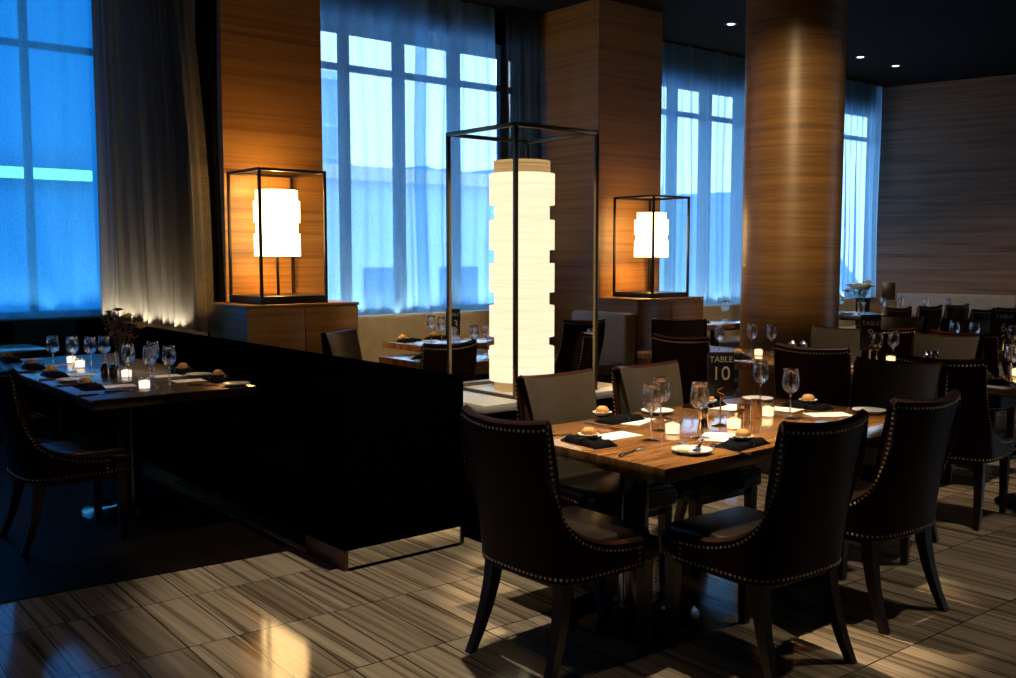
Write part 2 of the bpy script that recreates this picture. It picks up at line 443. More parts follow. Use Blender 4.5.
MB().box(-5.5, 0, 0, 9, 7, 9.4).obj('wall', M['palehouse'], t, smooth=False)
MB().box(-5.8, -.5, 9.4, 9.3, 7.2, 9.75).obj('roof', M['stone'], t, smooth=False)
for k in range(5): MB().box(-4+k*2.4, -.05, 5.2, -2.7+k*2.4, .02, 7.2).obj('window', M['facade'], t, smooth=False)
hill = MB()
def HF(u, v):
    x = -10+u*120; y = 60+v*30
    z = 10.4+3.0*math.sin(u*5+.8)+1.2*math.sin(u*23)+.6*math.sin(u*61+1)+rnd.uniform(-.35, .35)
    return (x, y, -8+(z+8)*min(1, v*2.2))
hill.grid(HF, 150, 6)
struct(hill.obj('hill', M['hill']), 'wooded hill on the skyline outside', 'hill')
t = thing('stair_railing', 'pale slanting stair railing outside the window by the column', 'railing', (13, 14, 0))
m = MB(); m.tube([(-3, 0, -.6), (4, 2, 2.6)], .05, 8); m.obj('handrail', M['palehouse'], t)
m = MB(); m.tube([(-3, 0, -1.2), (4, 2, 2.0)], .05, 8); m.obj('lower_rail', M['palehouse'], t)
for k in range(6):
    u = k/5; m = MB(); m.tube([(-3+7*u, 2*u, -3), (-3+7*u, 2*u, -.6+3.2*u)], .04, 8); m.obj('post', M['palehouse'], t)
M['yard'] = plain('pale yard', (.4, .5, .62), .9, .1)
struct(MB().box(-30, 10.8, -6.2, 110, 95, -6).obj('ground', M['yard'], smooth=False), 'pale ground outside', 'ground')

# sky
w = bpy.data.worlds.new('sky'); scn.world = w; w.use_nodes = True
nt = w.node_tree; nt.nodes.clear()
tc = nt.nodes.new('ShaderNodeTexCoord'); sx = nt.nodes.new('ShaderNodeSeparateXYZ'); nt.links.new(tc.outputs['Generated'], sx.inputs[0])
rp = nt.nodes.new('ShaderNodeValToRGB'); nt.links.new(sx.outputs[2], rp.inputs[0])
e = rp.color_ramp.elements
e[0].position = 0.0; e[0].color = (.62, .80, 1.0, 1); e[1].position = .8; e[1].color = (.22, .46, .88, 1)
k = e.new(.25); k.color = (.58, .78, 1.0, 1)
bg = nt.nodes.new('ShaderNodeBackground'); bg.inputs[1].default_value = 4.9
nt.links.new(rp.outputs[0], bg.inputs[0])
wo = nt.nodes.new('ShaderNodeOutputWorld'); nt.links.new(bg.outputs[0], wo.inputs[0])

# ------------------------------------------------------------------ banquette partition + benches
t = thing('banquette_partition', 'big black upholstered banquette back with a mirrored base', 'banquette', (2.72, 4.08, 0))
ox, oy = 2.72, 4.08
MB().box(2.36-ox, 0, .10, 3.09-ox, .40, .905, .025, 3).obj('end_panel', M['black'], t)
MB().box(2.84-ox, .40, .10, 3.09-ox, 10.0-oy, .905, .025, 3).obj('backrest', M['black'], t)
MB().box(2.36-ox, .40, .10, 2.84-ox, 10.0-oy, .36, .01).obj('seat_base', M['black'], t)
MB().box(2.32-ox, .40, .36, 2.84-ox, 10.0-oy, .46, .03, 3).obj('seat_cushion', M['black'], t)
MB().box(2.385-ox, .008, 0, 3.06-ox, .03, .014).obj('shadow_gap_strip', M['black'], t, smooth=False)  # black strip drawn in place of the shadow gap below the mirrored toe kick
MB().box(2.385-ox, .012, .014, 3.06-ox, .03, .10).obj('toe_kick', M['mirror'], t, smooth=False)['label'] = 'mirrored steel toe kick'
MB().box(2.363-ox, .012, 0, 2.384-ox, .40, .10).obj('base_side', M['woodtrim'], t, smooth=False)['label'] = 'brown wooden base side'
MB().box(3.062-ox, .03, 0, 3.085-ox, 10.0-oy, .10).obj('base_side', M['darkwood'], t, smooth=False)

t = thing('banquette_bench', 'black bench along the wall under the bay window', 'bench', (.6, 9.4, 0))
MB().box(-2.4, .42, .1, 1.66, .60, .915, .02).obj('backrest', M['black'], t)
MB().box(-2.4, -.1, .36, 1.66, .42, .46, .03).obj('seat_cushion', M['black'], t)
MB().box(-2.4, -.05, 0, 1.64, .42, .36).obj('seat_base', M['black'], t, smooth=False)

def bench(label, loc, rz, L, mat, zb=.95, segs=1, dep=.55):
    t = thing('upholstered_bench', label, 'bench', loc, rz)
    for k in range(segs):
        a = -L/2+k*L/segs+.004; b = -L/2+(k+1)*L/segs-.004
        MB().box(a, .0, .40, b, .16, zb, .035, 3).obj('backrest', mat, t)
        MB().box(a, -dep, .36, b, .0, .47, .035, 3).obj('seat_cushion', mat, t)
    MB().box(-L/2+.01, -dep+.03, 0, L/2-.01, .12, .36).obj('bench_base', M['darkwood'], t, smooth=False)
    return t
bench('long beige leather bench under the middle window', (5.75, 8.10, 0), 0, 2.85, M['bench'], .95, 2)
bench('short pale grey leather bench end beside the dark wood cabinet', (7.06, 7.10, 0), -PI/2, .80, M['benchgrey'], .955, 1)
bench('long beige bench under the window beyond the column', (11.1, 8.12, 0), 0, 5.0, M['bench'], .88, 2)
ang = math.atan2(wd.y, wd.x)
pb = p0+wd*3.2+Vector((-.2, -.05, 0))
bench('pale grey bench running along the far wood wall', (pb.x, pb.y, 0), ang, 5.2, M['benchgrey'], .93, 3)

# cabinets under the table lanterns
def cabinet(label, x0, y0, x1, y1, h):
    t = thing('wood_cabinet', label, 'cabinet', ((x0+x1)/2, (y0+y1)/2, 0)); a = (x1-x0)/2; b = (y1-y0)/2
    MB().box(-a+.01, -b+.018, .08, a-.01, b, h-.025).obj('body', M['cabinet'], t, smooth=False)
    MB().box(-a, -b, h-.025, a, b, h, .003).obj('top', M['cabinet'], t)
    MB().box(-a+.01, -b, .085, -.003, -b+.018, h-.03, .002).obj('door', M['cabinet'], t)
    MB().box(.003, -b, .085, a-.01, -b+.018, h-.03, .002).obj('door', M['cabinet'], t)
    MB().box(-a+.04, -b+.05, 0, a-.04, b-.02, .08).obj('plinth', M['darkwood'], t, smooth=False)
    return t
cabinet('wood veneer cabinet carrying the lantern on the orange pier', 3.2, 6.95, 4.185, 7.64, 1.15)
c2 = cabinet('wood veneer cabinet carrying the lantern behind the dark pier', 7.27, 6.75, 8.31, 7.49, 1.09)
MB().box(-.47, -.381, .60, -.40, -.370, .68, .003).obj('socket_plate', M['woodtrim'], c2)

t = thing('lantern_plinth', 'low dark plinth with a cream stone top under the tall lantern', 'plinth', (3.69, 4.36, 0))
MB().box(-.52, -.36, 0, .55, .42, .71, .005).obj('body', M['black'], t)
MB().box(-.56, -.40, .71, .59, .46, .752, .004).obj('stone_top', M['stone'], t)

# ------------------------------------------------------------------ lanterns
def lantern(label, loc, s, h, bw, base_h, bands, smat, stem_to, fm='frame'):
    t = thing('lantern', label, 'lamp', loc)
    hs = s/2
    if base_h > .03: MB().box(-hs, -hs, 0, hs, hs, base_h, .003).obj('base_plate', M[fm], t)
    else:
        m = MB()
        for k_ in (-1, 1):
            m.box(k_*(hs-bw/2)-bw/2, -hs, 0, k_*(hs-bw/2)+bw/2, hs, base_h, .002); m.box(-hs+bw, k_*(hs-bw/2)-bw/2, 0, hs-bw, k_*(hs-bw/2)+bw/2, base_h, .002)
        m.obj('bottom_frame', M[fm], t)
    for sx_ in (-1, 1):
        for sy_ in (-1, 1):
            x = sx_*(hs-bw/2); y = sy_*(hs-bw/2)
            MB().box(x-bw/2, y-bw/2, base_h, x+bw/2, y+bw/2, h-bw, .002).obj('post', M[fm], t)
    m = MB()
    for sx_ in (-1, 1): m.box(sx_*(hs-bw/2)-bw/2, -hs, h-bw, sx_*(hs-bw/2)+bw/2, hs, h, .002)
    for sy_ in (-1, 1): m.box(-hs+bw, sy_*(hs-bw/2)-bw/2, h-bw, hs-bw, sy_*(hs-bw/2)+bw/2, h, .002)
    m.obj('top_frame', M[fm], t)
    if stem_to:
        m = MB(); m.tube([(0, 0, base_h), (0, 0, stem_to)], .012, 10); m.obj('stem', M[fm], t)
    if smat:
        L = bpy.data.lights.new('lantern_bulb', 'POINT'); L.energy = 15 if loc[0] < 5 else 1.5; L.color = (1, .50, .13); L.shadow_soft_size = .04
        o = bpy.data.objects.new('lantern_bulb', L); COL.objects.link(o); o.location = (loc[0], loc[1], loc[2]+max(b[1] for b in bands)+.03)
        L = bpy.data.lights.new('lantern_bulb', 'POINT'); L.energy = 36; L.color = (1, .50, .13); L.shadow_soft_size = .04
        o = bpy.data.objects.new('lantern_bulb', L); COL.objects.link(o); o.location = (loc[0]+.03, loc[1], loc[2]+min(b[0] for b in bands)+.035)
    for i, (z0, z1, r, mt) in enumerate(bands):
        prof = [(r*.55, z0), (r, z0), (r, z1), (r*.55, z1)]
        o = MB().lathe(prof, 56, closed=True).obj('shade_drum' if mt != 'collar' else 'shade_collar', M[mt], t, ang=35)
    return t
Z0 = .752
bz = [(.735, .806, .160, 'collar'), (.806, 1.002, .189, 'shade_big'), (1.002, 1.062, .160, 'shade_big'), (1.062, 1.24, .189, 'shade_big'), (1.24, 1.317, .160, 'shade_big'),
      (1.317, 1.484, .189, 'shade_big'), (1.484, 1.559, .160, 'shade_big'), (1.559, 1.73, .189, 'shade_big'), (1.73, 1.816, .160, 'shade_big'), (1.816, 1.993, .189, 'shade_big'), (1.993, 2.065, .163, 'collar')]
bz = [(max(a-Z0, .0005), b-Z0, r, m) for a, b, r, m in bz]
lantern('tall black framed lantern with a stacked glowing paper shade', (3.705, 4.345, Z0), .625, 2.232-Z0, .022, .018, bz, None, None, 'bronze')
ZA = 1.15
b1 = [(1.218, 1.40, .182, 'shade_small'), (1.40, 1.46, .166, 'shade_small'), (1.46, 1.554, .182, 'shade_small'), (1.554, 1.73, .182, 'shade_small'), (1.73, 1.80, .168, 'shade_small'), (1.80, 1.95, .182, 'shade_small'), (1.95, 2.03, .166, 'shade_small')]
b1 = [(1.60, 1.70, .182, 'shade_small'), (1.70, 1.79, .166, 'shade_small'), (1.79, 1.96, .182, 'shade_small'), (1.96, 2.045, .166, 'shade_small'), (1.52, 1.60, .182, 'shade_small')]
lantern('black framed lantern glowing in front of the orange lit pier', (3.65, 7.31, ZA), .58, 2.195-ZA, .022, .06, [(a-ZA, b-ZA, r, m) for a, b, r, m in b1], 'shade_small', 1.6-ZA)
ZB = 1.09
b2 = [(1.51, 1.68, .178, 'shade_small'), (1.68, 1.75, .164, 'shade_small'), (1.75, 1.90, .178, 'shade_small'), (1.90, 1.975, .152, 'shade_small')]
lantern('smaller-looking black framed lantern at the dark pier by the column', (7.585+.285, 6.8+.285+.03, ZB), .57, 2.143-ZB, .022, .05, [(a-ZB, b-ZB, r, m) for a, b, r, m in b2], 'shade_small', 1.52-ZB)

# ------------------------------------------------------------------ chairs
def lerp_path(P, n):
    """Catmull-Rom resample of a list of tuples"""
    out = []
    m = len(P)-1
    for i in range(n+1):
        t = i/n*m; k = min(int(t), m-1); f = t-k
        p0_, p1_, p2_, p3_ = P[max(k-1, 0)], P[k], P[k+1], P[min(k+2, m)]
        out.append(tuple(.5*((2*b)+(-a+c)*f+(2*a-5*b+4*c-d)*f*f+(-a+3*b-3*c+d)*f**3) for a, b, c, d in zip(p0_, p1_, p2_, p3_)))
    return out
RO = -.28
TOPH = [(0, -.078, .938), (.075, -.073, .940), (.15, -.058, .944), (.212, -.038, .950), (.244, -.026, .948), (.247, -.020, .86), (.251, .002, .73), (.257, .058, .60), (.264, .148, .525), (.269, .28, .483), (.270, .445, .47)]
BOTH = [(0, .022, .37), (.08, .024, .37), (.15, .032, .37), (.205, .050, .37), (.235, .075, .37), (.247, .092, .37), (.255, .112, .37), (.262, .148, .37), (.266, .205, .37), (.269, .31, .37), (.270, .445, .37)]
def mirror(P): return [(-x, y, z) for x, y, z in P[:0:-1]]+P
NU = 80; NV = 9
Ttop = lerp_path(mirror([(x, y+RO, z) for x, y, z in TOPH]), NU)
Tbot = lerp_path(mirror([(x, y+RO, z) for x, y, z in BOTH]), NU)
def shell_pt(i, v, off=0.0):
    a = Vector(Tbot[i]); b = Vector(Ttop[i])
    p = a.lerp(b, v)
    h = max(0, (b.z-.55))/.42
    p.y += .012*h*math.sin(PI*v)
    j0, j1 = max(i-1, 0), min(i+1, NU)
    dt = (Vector(Tbot[j1])-Vector(Tbot[j0])).lerp(Vector(Ttop[j1])-Vector(Ttop[j0]), v)
    dt.z = 0; dt.normalize()
    n = Vector((dt.y, -dt.x, 0))
    return p+n*off, n
def chair_meshes():
    th = .042
    m = MB(); bm = m.bm
    O = [[bm.verts.new(shell_pt(i, j/NV, 0)[0]) for j in range(NV+1)] for i in range(NU+1)]
    rim = []
    for i in range(NU+1):
        p, n = shell_pt(i, 1.0, -th/2); rim.append(bm.verts.new(p+Vector((0, 0, .012))))
    I = [bm.verts.new(shell_pt(i, 1.0, -th)[0]) for i in range(NU+1)]
    IB = [bm.verts.new(shell_pt(i, 0.0, -th)[0]) for i in range(NU+1)]
    for i in range(NU):
        for j in range(NV): bm.faces.new((O[i][j], O[i+1][j], O[i+1][j+1], O[i][j+1]))
        bm.faces.new((O[i][NV], O[i+1][NV], rim[i+1], rim[i]))
        bm.faces.new((rim[i], rim[i+1], I[i+1], I[i]))
        bm.faces.new((IB[i], IB[i+1], O[i+1][0], O[i][0]))
    for i in (0, NU):
        bm.faces.new([O[i][j] for j in range(NV+1)]+[rim[i], I[i], IB[i]])
    D = {}
    D['back_shell'] = m.mesh('back_shell', M['brown'], ang=60)
    # inner pad
    m = MB(); bm = m.bm
    def ip(i, v):
        p, n = shell_pt(i, v, -th)
        h = max(0, (Ttop[i][2]-.6))/.37
        return p-n*(.018*math.sin(PI*min(1, max(0, v)))*h)
    vs = [.0, .15, .3, .45, .6, .75, .88, 1.0]
    G = [[bm.verts.new(ip(i, v)) for v in vs] for i in range(NU+1)]
    for i in range(NU):
        for j in range(len(vs)-1): bm.faces.new((G[i][j], G[i+1][j], G[i+1][j+1], G[i][j+1]))
    D['inner_back'] = m.mesh('inner_back', M['taupe'], ang=80, recalc=False)
    # nail heads
    m = MB()
    def walk(pts, step):
        acc = 0; res = [pts[0]]
        for a, b in zip(pts, pts[1:]):
            L = (b[0]-a[0]).length
            while L > 1e-9 and acc+L >= step:
                f = (step-acc)/L
                a = (a[0].lerp(b[0], f), a[1].lerp(b[1], f)); res.append(a); L = (b[0]-a[0]).length; acc = 0
            acc += L
        return res
    tl_ = [];  bl_ = []
    for i in range(NU+1):
        hh = Ttop[i][2]-Tbot[i][2]
        tl_.append(shell_pt(i, 1-.022/hh, .001)); bl_.append(shell_pt(i, .016/hh, .001))
    ends = []
    for i in (1, NU-1):
        ends.append([shell_pt(i, .16+.68*k/20, .001) for k in range(21)])
    sp = [(p, n) for line, st in ((tl_, .0205), (bl_, .0205), (ends[0], .0205), (ends[1], .0205)) for p, n in walk(line, st)]
    sp2 = []
    for x in (-1, 1):   # lower row on along the seat front
        sp2 += [(Vector((x*.262, .165+k*.0205, .386)), Vector((x, 0, 0))) for k in range(1, 5)]
    sp2 += [(Vector((-.235+k*.0205, .272, .386)), Vector((0, 1, 0))) for k in range(24)]
    def nails(lst, nm):
        m = MB(); bm = m.bm
        for p, n in lst:
            n = n.normalized(); a = n.cross(Vector((0, 0, 1))).normalized(); b = a.cross(n)
            r = .0058
            R0 = [bm.verts.new(p+(a*math.cos(k*PI/3)+b*math.sin(k*PI/3))*r) for k in range(6)]
            R1 = [bm.verts.new(p+n*.0028+(a*math.cos(k*PI/3)+b*math.sin(k*PI/3))*r*.62) for k in range(6)]
            c = bm.verts.new(p+n*.004)
            for k in range(6):
                bm.faces.new((R0[k], R0[(k+1) % 6], R1[(k+1) % 6], R1[k])); bm.faces.new((R1[k], R1[(k+1) % 6], c))
        return m.mesh(nm, M['brass'], ang=90)
    D['nailhead_trim'] = nails(sp, 'nailhead_trim'); D['seat_nails'] = nails(sp2, 'seat_nails')
    # seat
    m = MB(); m.box(-.222, -.19, .385, .222, .17, .485, .03, 4); m.box(-.258, .168, .375, .258, .268, .468, .022, 4)
    t2 = bmesh.new(); 
    m.box(-.222, -.16, .44, .222, .262, .497, .028, 4)
    D['seat'] = m.mesh('seat', M['seatl'], ang=50)
    m = MB(); m.box(-.20, -.2, .335, .20, .235, .384, .004); D['seat_rail'] = m.mesh('seat_rail', M['darkwood'])
    # legs
    def leg(pts, w):
        m = MB(); bm = m.bm; R = []
        for (x, y, z), ww in zip(pts, w):
            R.append([bm.verts.new((x+sx_*ww/2, y+sy_*ww/2, z)) for sx_, sy_ in ((-1, -1), (1, -1), (1, 1), (-1, 1))])
        for A, B in zip(R, R[1:]):
            for k in range(4): bm.faces.new((A[k], A[(k+1) % 4], B[(k+1) % 4], B[k]))
        bm.faces.new(R[0]); bm.faces.new(R[-1])
        return m.mesh('leg', M['darkwood'], ang=30)
    D['front'] = [leg([(s*.215, .225, .37), (s*.215, .226, .2), (s*.215, .228, 0)], (.048, .042, .032)) for s in (-1, 1)]
    D['rear'] = [leg([(s*.195, -.180, .37), (s*.200, -.190, .28), (s*.207, -.212, .18), (s*.215, -.245, .08), (s*.222, -.28, 0)], (.052, .048, .042, .036, .032)) for s in (-1, 1)]
    return D
CH = chair_meshes()
def chair(x, y, deg, label, group=None, name='dining_chair'):
    """deg: heading of the seat front, 0 = +Y, counted clockwise towards +X; x, y: middle of the seat"""
    t = thing(name, label, 'chair', (x, y, 0), -math.radians(deg), group)
    link('seat', CH['seat'], t); link('back_shell', CH['back_shell'], t)
    ib = link('inner_back', CH['inner_back'], t); ib['label'] = 'taupe leather inner back'
    link('nailhead_trim', CH['nailhead_trim'], t); link('seat_nails', CH['seat_nails'], t); link('seat_rail', CH['seat_rail'], t)
    for q_ in CH['front']+CH['rear']: link('leg', q_, t)
    return t
def rear(px, py, deg, label, group=None):
    d = math.radians(deg)
    return chair(px+.28*math.sin(d), py+.28*math.cos(d), deg, label, group)
G10 = 'chairs around table 10'
rear(2.245, 2.715, 90, 'dark brown nailhead chair at the near left end of table 10', G10)
rear(3.07, 1.955, 3, "dark brown nailhead chair with its back to us, center of table 10's near side", G10)
rear(3.875, 2.0, 3, 'very dark nailhead chair on the near side of table 10, right of its twin', G10)
rear(3.215, 3.50, 180, 'taupe backed chair across table 10, right in front of the tall lantern', G10)
rear(3.85, 3.49, 180, 'taupe backed chair across table 10 behind the pair of wine glasses', G10)
rear(5.02, 2.74, 258, 'taupe brown chair at the far right end of table 10', G10)
rear(1.225, 5.57, 90, 'reddish brown nailhead chair at the long unlit table, cut by the picture edge', None)
G13 = 'chairs around table 13'
rear(3.84, 5.25, -8, 'brown nailhead chair seen through the tall lantern frame in front of table 13', G13)
rear(3.76, 6.52, 150, 'brown chair with a blue sheen on top beside the lit cabinet', G13)
rear(6.18, 6.40, 4, 'black nailhead chair just right of the glowing tall shade', G13)
rear(5.22, 5.38, -38, 'slim chair top with blue glint in front of the black nailhead chair', G13)
GS = 'chairs around table 9'
rear(5.42, 4.60, 84, 'dark nailhead chair at the left end of the table behind the table 10 sign', GS)
rear(6.80, 5.80, 225, 'taupe chair showing just its top behind the chair at the lantern cabinet', GS)
rear(5.45, 3.55, 78, 'dark brown nailhead chair in front of the round column', GS)
rear(6.98, 4.31, 262, 'grey chair back right behind the table 9 sign, at the column foot', GS)
GR = 'chairs in the right half of the room'
rear(5.42, 2.70, 82, 'dark nailhead chair behind the right end of table 10', GR)
rear(6.95, 3.43, 262, 'dark grey chair back below the table 6 sign, with salt shakers in front', GR)
rear(7.35, 3.50, 82, 'nailhead chair back just behind the wide dark grey chair back', GR)
rear(7.35, 4.12, 82, 'dark nailhead chair directly behind the table 9 sign', GR)
rear(8.75, 4.13, 262, 'dark grey chair with a soft shine behind the two tiny wine glasses', GR)
rear(8.75, 4.77, 262, 'grey chair back between the table 9 sign and the dark far chairs', GR)
GF = 'dark chairs along the far table row'
for x_, y_, lb in ((10.25, 5.62, 'black chair nearest the white flowers in the far row'), (10.83, 5.56, 'black chair second from the white flowers in the far row'), (11.40, 5.52, 'black chair in the middle of the far row'),
               (10.62, 4.86, 'black chair to the left of the table 6 sign in the far row'), (11.2, 4.86, 'black chair right behind the table 6 sign in the far row')):
    rear(x_, y_, 2, lb, GF)

# ------------------------------------------------------------------ tables
def table(label, x0, y0, x1, y1, top, peds, name='dining_table', th=.055, zt=.76):
    cx, cy = (x0+x1)/2, (y0+y1)/2; a, b = (x1-x0)/2, (y1-y0)/2
    t = thing(name, label, 'table', (cx, cy, 0))
    MB().box(-a, -b, zt-th, a, b, zt, .004).obj('tabletop', M[top], t)
    for (px, py) in peds:
        px -= cx; py -= cy
        p = MB().lathe([(0, .02), (.07, .02), (.065, .05), (.062, zt-th-.03), (.0, zt-th-.03)], 28, (px, py)).obj('pedestal', M['darkchrome'], t)
        MB().lathe([(0, 0), (.285, 0), (.29, .008), (.28, .018), (.10, .032), (.07, .045), (0, .045)], 48, (px, py)).obj('foot_disc', M['darkchrome'], t)
        MB().box(px-.22, py-.22, zt-th-.03, px+.22, py+.22, zt-th-.001, .004).obj('mounting_plate', M['frame'], t)
    return t
table('glossy wood dining table set for dinner, carrying the table 10 sign', 2.67, 2.335, 4.50, 3.285, 'tabletop', [(3.02, 2.81), (4.10, 2.81)])
table('long unlit dining table with dried flowers at the left', 1.61, 5.40, 2.545, 7.95, 'tabletop_dark', [(1.98, 5.95), (1.98, 7.4)])
table('dark empty table under the bay window curtain', .9, 8.62, 2.25, 9.25, 'tabletop_dark', [(1.3, 8.95), (1.95, 8.95)])
table('wood dining table by the round column, carrying the table 9 sign', 5.82, 3.30, 6.66, 5.40, 'tabletop', [(6.24, 3.8), (6.24, 4.9)])
table('wood dining table under the window, carrying the table 13 sign', 4.75, 6.80, 6.05, 7.50, 'tabletop', [(5.4, 7.17)])
table('nearer wood table left of the table 13 sign, half hidden by a chair', 4.02, 5.60, 5.0, 6.40, 'tabletop', [(4.5, 6.0)])
table('wood table at the right picture edge, in front of the table 6 sign', 5.92, 1.2, 6.66, 2.80, 'tabletop', [(6.3, 1.8), (6.3, 2.45)])
table('table with the table 6 sign between the rows of dark chairs', 7.75, 2.6, 8.42, 4.9, 'tabletop', [(8.08, 3.2), (8.08, 4.3)])
table('far table with white flowers beyond the round column', 11.5, 5.2, 12.25, 7.6, 'tabletop_dark', [(11.9, 5.8), (11.9, 7.0)])
table('small table by the bench between the lantern cabinet and the column', 8.55, 6.95, 9.75, 7.5, 'tabletop', [(9.1, 7.22)])

# ------------------------------------------------------------------ tableware meshes
def glass_meshes():
    D = {}
    prof = [(.0, .118), (.012, .120), (.026, .130), (.036, .145), (.0405, .165), (.040, .185), (.035, .215), (.0315, .236),
            (.0303, .236), (.0338, .215), (.0388, .185), (.0393, .165), (.0348, .147), (.025, .133), (.011, .124), (0, .122)]
    D['bowl'] = MB().lathe(prof, 28).mesh('bowl', M['glass'], ang=180)
    D['stem'] = MB().lathe([(0, .118), (.006, .117), (.0042, .1), (.0038, .05), (.005, .015), (.008, .008), (0, .007)], 12).mesh('stem', M['glass'], ang=180)
    D['foot'] = MB().lathe([(0, .0), (.034, 0), (.035, .0015), (.02, .004), (.006, .009), (0, .009)], 28).mesh('foot', M['thinglass'], ang=60)
    return D
GL = glass_meshes()
TZ = .76
def wineglass(x, y, label, group, z=TZ, s=1.0):
    t = thing('wine_glass', label, 'wine glass', (x, y, z), rnd.uniform(0, 3), group)
    for k in ('bowl', 'stem', 'foot'): link(k, GL[k], t)
    t.scale = (s, s, s)
    return t
CM = {
    'cup': MB().lathe([(0, 0), (.029, 0), (.032, .004), (.034, .062), (.0315, .062), (.0295, .006), (0, .006)], 28).mesh('glass_cup', M['glass'], ang=50),
    'wax': MB().lathe([(0, .007), (.0285, .007), (.0305, .044), (.026, .047), (0, .043)], 24).mesh('glowing_wax', M['flame'], ang=50),
    'wax2': MB().lathe([(0, .007), (.0285, .007), (.0305, .044), (.026, .047), (0, .043)], 24).mesh('glowing_wax', M['flame_white'], ang=50),
}
def candle(x, y, label, group, wax='wax', s=1.0):
    t = thing('votive_candle', label, 'candle', (x, y, TZ), 0, group)
    link('glass_cup', CM['cup'], t); link('glowing_wax', CM[wax], t); t.scale = (s, s, s)
    return t
def napkin_mesh():
    m = MB()
    def F(u, v):
        x = (u-.5)*.23; y = (v-.5)*.115
        e = min(1, min(u, 1-u)*9)*min(1, min(v, 1-v)*5)
        z = .006+.017*e**.6+.004*math.sin(u*14+v*3)*e+.004*math.sin(v*9)*e
        return (x, y, z)
    m.grid(F, 22, 12)
    m.grid(lambda u, v: ((u-.5)*.23, (v-.5)*.115, .0005), 22, 12)
    bm = m.bm; bmesh.ops.remove_doubles(bm, verts=bm.verts, dist=1e-5)
    n = 13
    # close the sides
    bm.verts.ensure_lookup_table(); bm.edges.ensure_lookup_table()
    ed = [e for e in bm.edges if e.is_boundary]
    try: bmesh.ops.bridge_loops(bm, edges=ed)
    except Exception: pass
    return m.mesh('cloth', M['napkin'], ang=60)
NAP = napkin_mesh()
BAND = MB().box(-.014, -.0585, .0, -.006, .0585, .0275, .001).mesh('fold_edge', M['signblack'])
def bread_meshes():
    a = MB().lathe([(0, .008), (.026, .008), (.032, .018), (.029, .032), (.018, .042), (0, .045)], 20, wob=lambda a: .06*math.sin(5*a)).mesh('crust', M['bread'], ang=180)
    m = MB(); bm = m.bm; n = 48
    A = [bm.verts.new((.024*math.cos(2*PI*k/n), .024*math.sin(2*PI*k/n), .001)) for k in range(n)]
    B = [bm.verts.new(((.042+.006*math.cos(k*PI/2))*math.cos(2*PI*k/n), (.042+.006*math.cos(k*PI/2))*math.sin(2*PI*k/n), .017)) for k in range(n)]
    Cc = [bm.verts.new(((.040+.006*math.cos(k*PI/2))*math.cos(2*PI*k/n), (.040+.006*math.cos(k*PI/2))*math.sin(2*PI*k/n), .0185)) for k in range(n)]
    Dd = [bm.verts.new((.022*math.cos(2*PI*k/n), .022*math.sin(2*PI*k/n), .004)) for k in range(n)]
    for P, Q in ((A, B), (B, Cc), (Cc, Dd)):
        for k in range(n): bm.faces.new((P[k], P[(k+1) % n], Q[(k+1) % n], Q[k]))
    bm.faces.new(A[::-1]); bm.faces.new(Dd)
    return a, m.mesh('paper_cup', M['doily'], ang=60)
BR = bread_meshes()
CARD = MB().box(-.065, -.105, 0, .065, .105, .0016).mesh('menu_card', M['paper'], smooth=False)
def setting(x, y, deg, where, grp, card=None, roll=(.0, .0), rz_card=None, s=1.0):
    """black folded napkin, bread roll in a paper cup on it, white menu card beside it"""
    a = math.radians(deg)
    t = thing('folded_napkin', 'black folded napkin '+where, 'napkin', (x, y, TZ), a, 'black napkins on '+grp)
    link('cloth', NAP, t); link('fold_edge', BAND, t); t.scale = (s, s, s)
    ca, sa = math.cos(a), math.sin(a)
    r = thing('bread_roll', 'golden roll in a white paper cup '+where, 'bread', (x+roll[0]*ca-roll[1]*sa, y+roll[0]*sa+roll[1]*ca, TZ+.024*s), a, 'bread rolls on '+grp)
    link('crust', BR[0], r); link('paper_cup', BR[1], r)
    if card:
        c = link('menu_card', CARD, None, (card[0], card[1], TZ+.0008), (0, 0, math.radians(rz_card if rz_card is not None else deg)))
        tag(c, 'white menu card '+where, 'menu', 'menu cards on '+grp)
PL = MB().lathe([(0, .004), (.048, .004), (.052, .001), (.056, .004), (.078, .014), (.079, .0165), (.056, .0085), (.050, .0065), (0, .0065)], 48).mesh('plate', M['porcelain'], ang=50)
PRIM = MB().lathe([(.0755, .0158), (.0795, .0168), (.0795, .0180), (.0755, .0170)], 48, closed=True).mesh('rim', M['porcelain'])
def plate(x, y, label, grp, s=1.0):
    t = thing('bread_plate', label, 'plate', (x, y, TZ), 0, grp); link('dish', PL, t); link('rim', PRIM, t); t.scale = (s, s, s); return t
KN = [MB().box(-.009, -.11, .001, .009, .0, .004, .001).mesh('blade', M['chrome']), MB().tube([(0, .0, .004), (0, .03, .005), (0, .10, .006), (0, .112, .006)], [.004, .005, .0065, .004], 10).mesh('handle', M['chrome'])]
def fork_head():
    m = MB(); m.box(-.011, -.05, .003, .011, -.03, .005, .001)
    for k in range(4): m.box(-.011+k*.0064, -.10, .003, -.008+k*.0064, -.048, .005)
    m.tube([(0, -.03, .004), (0, 0, .006)], .003, 8)
    return m.mesh('tines', M['chrome'])
FK = [fork_head(), KN[1]]
def knife(x, y, deg, label, grp='cutlery on table 10', z=TZ):
    t = thing('table_knife', label, 'knife', (x, y, z), math.radians(deg), grp); link('blade', KN[0], t); link('handle', KN[1], t); return t
def fork(x, y, deg, label, grp='cutlery on table 10', z=TZ):
    t = thing('table_fork', label, 'fork', (x, y, z), math.radians(deg), grp); link('tines', FK[0], t); link('handle', FK[1], t); return t

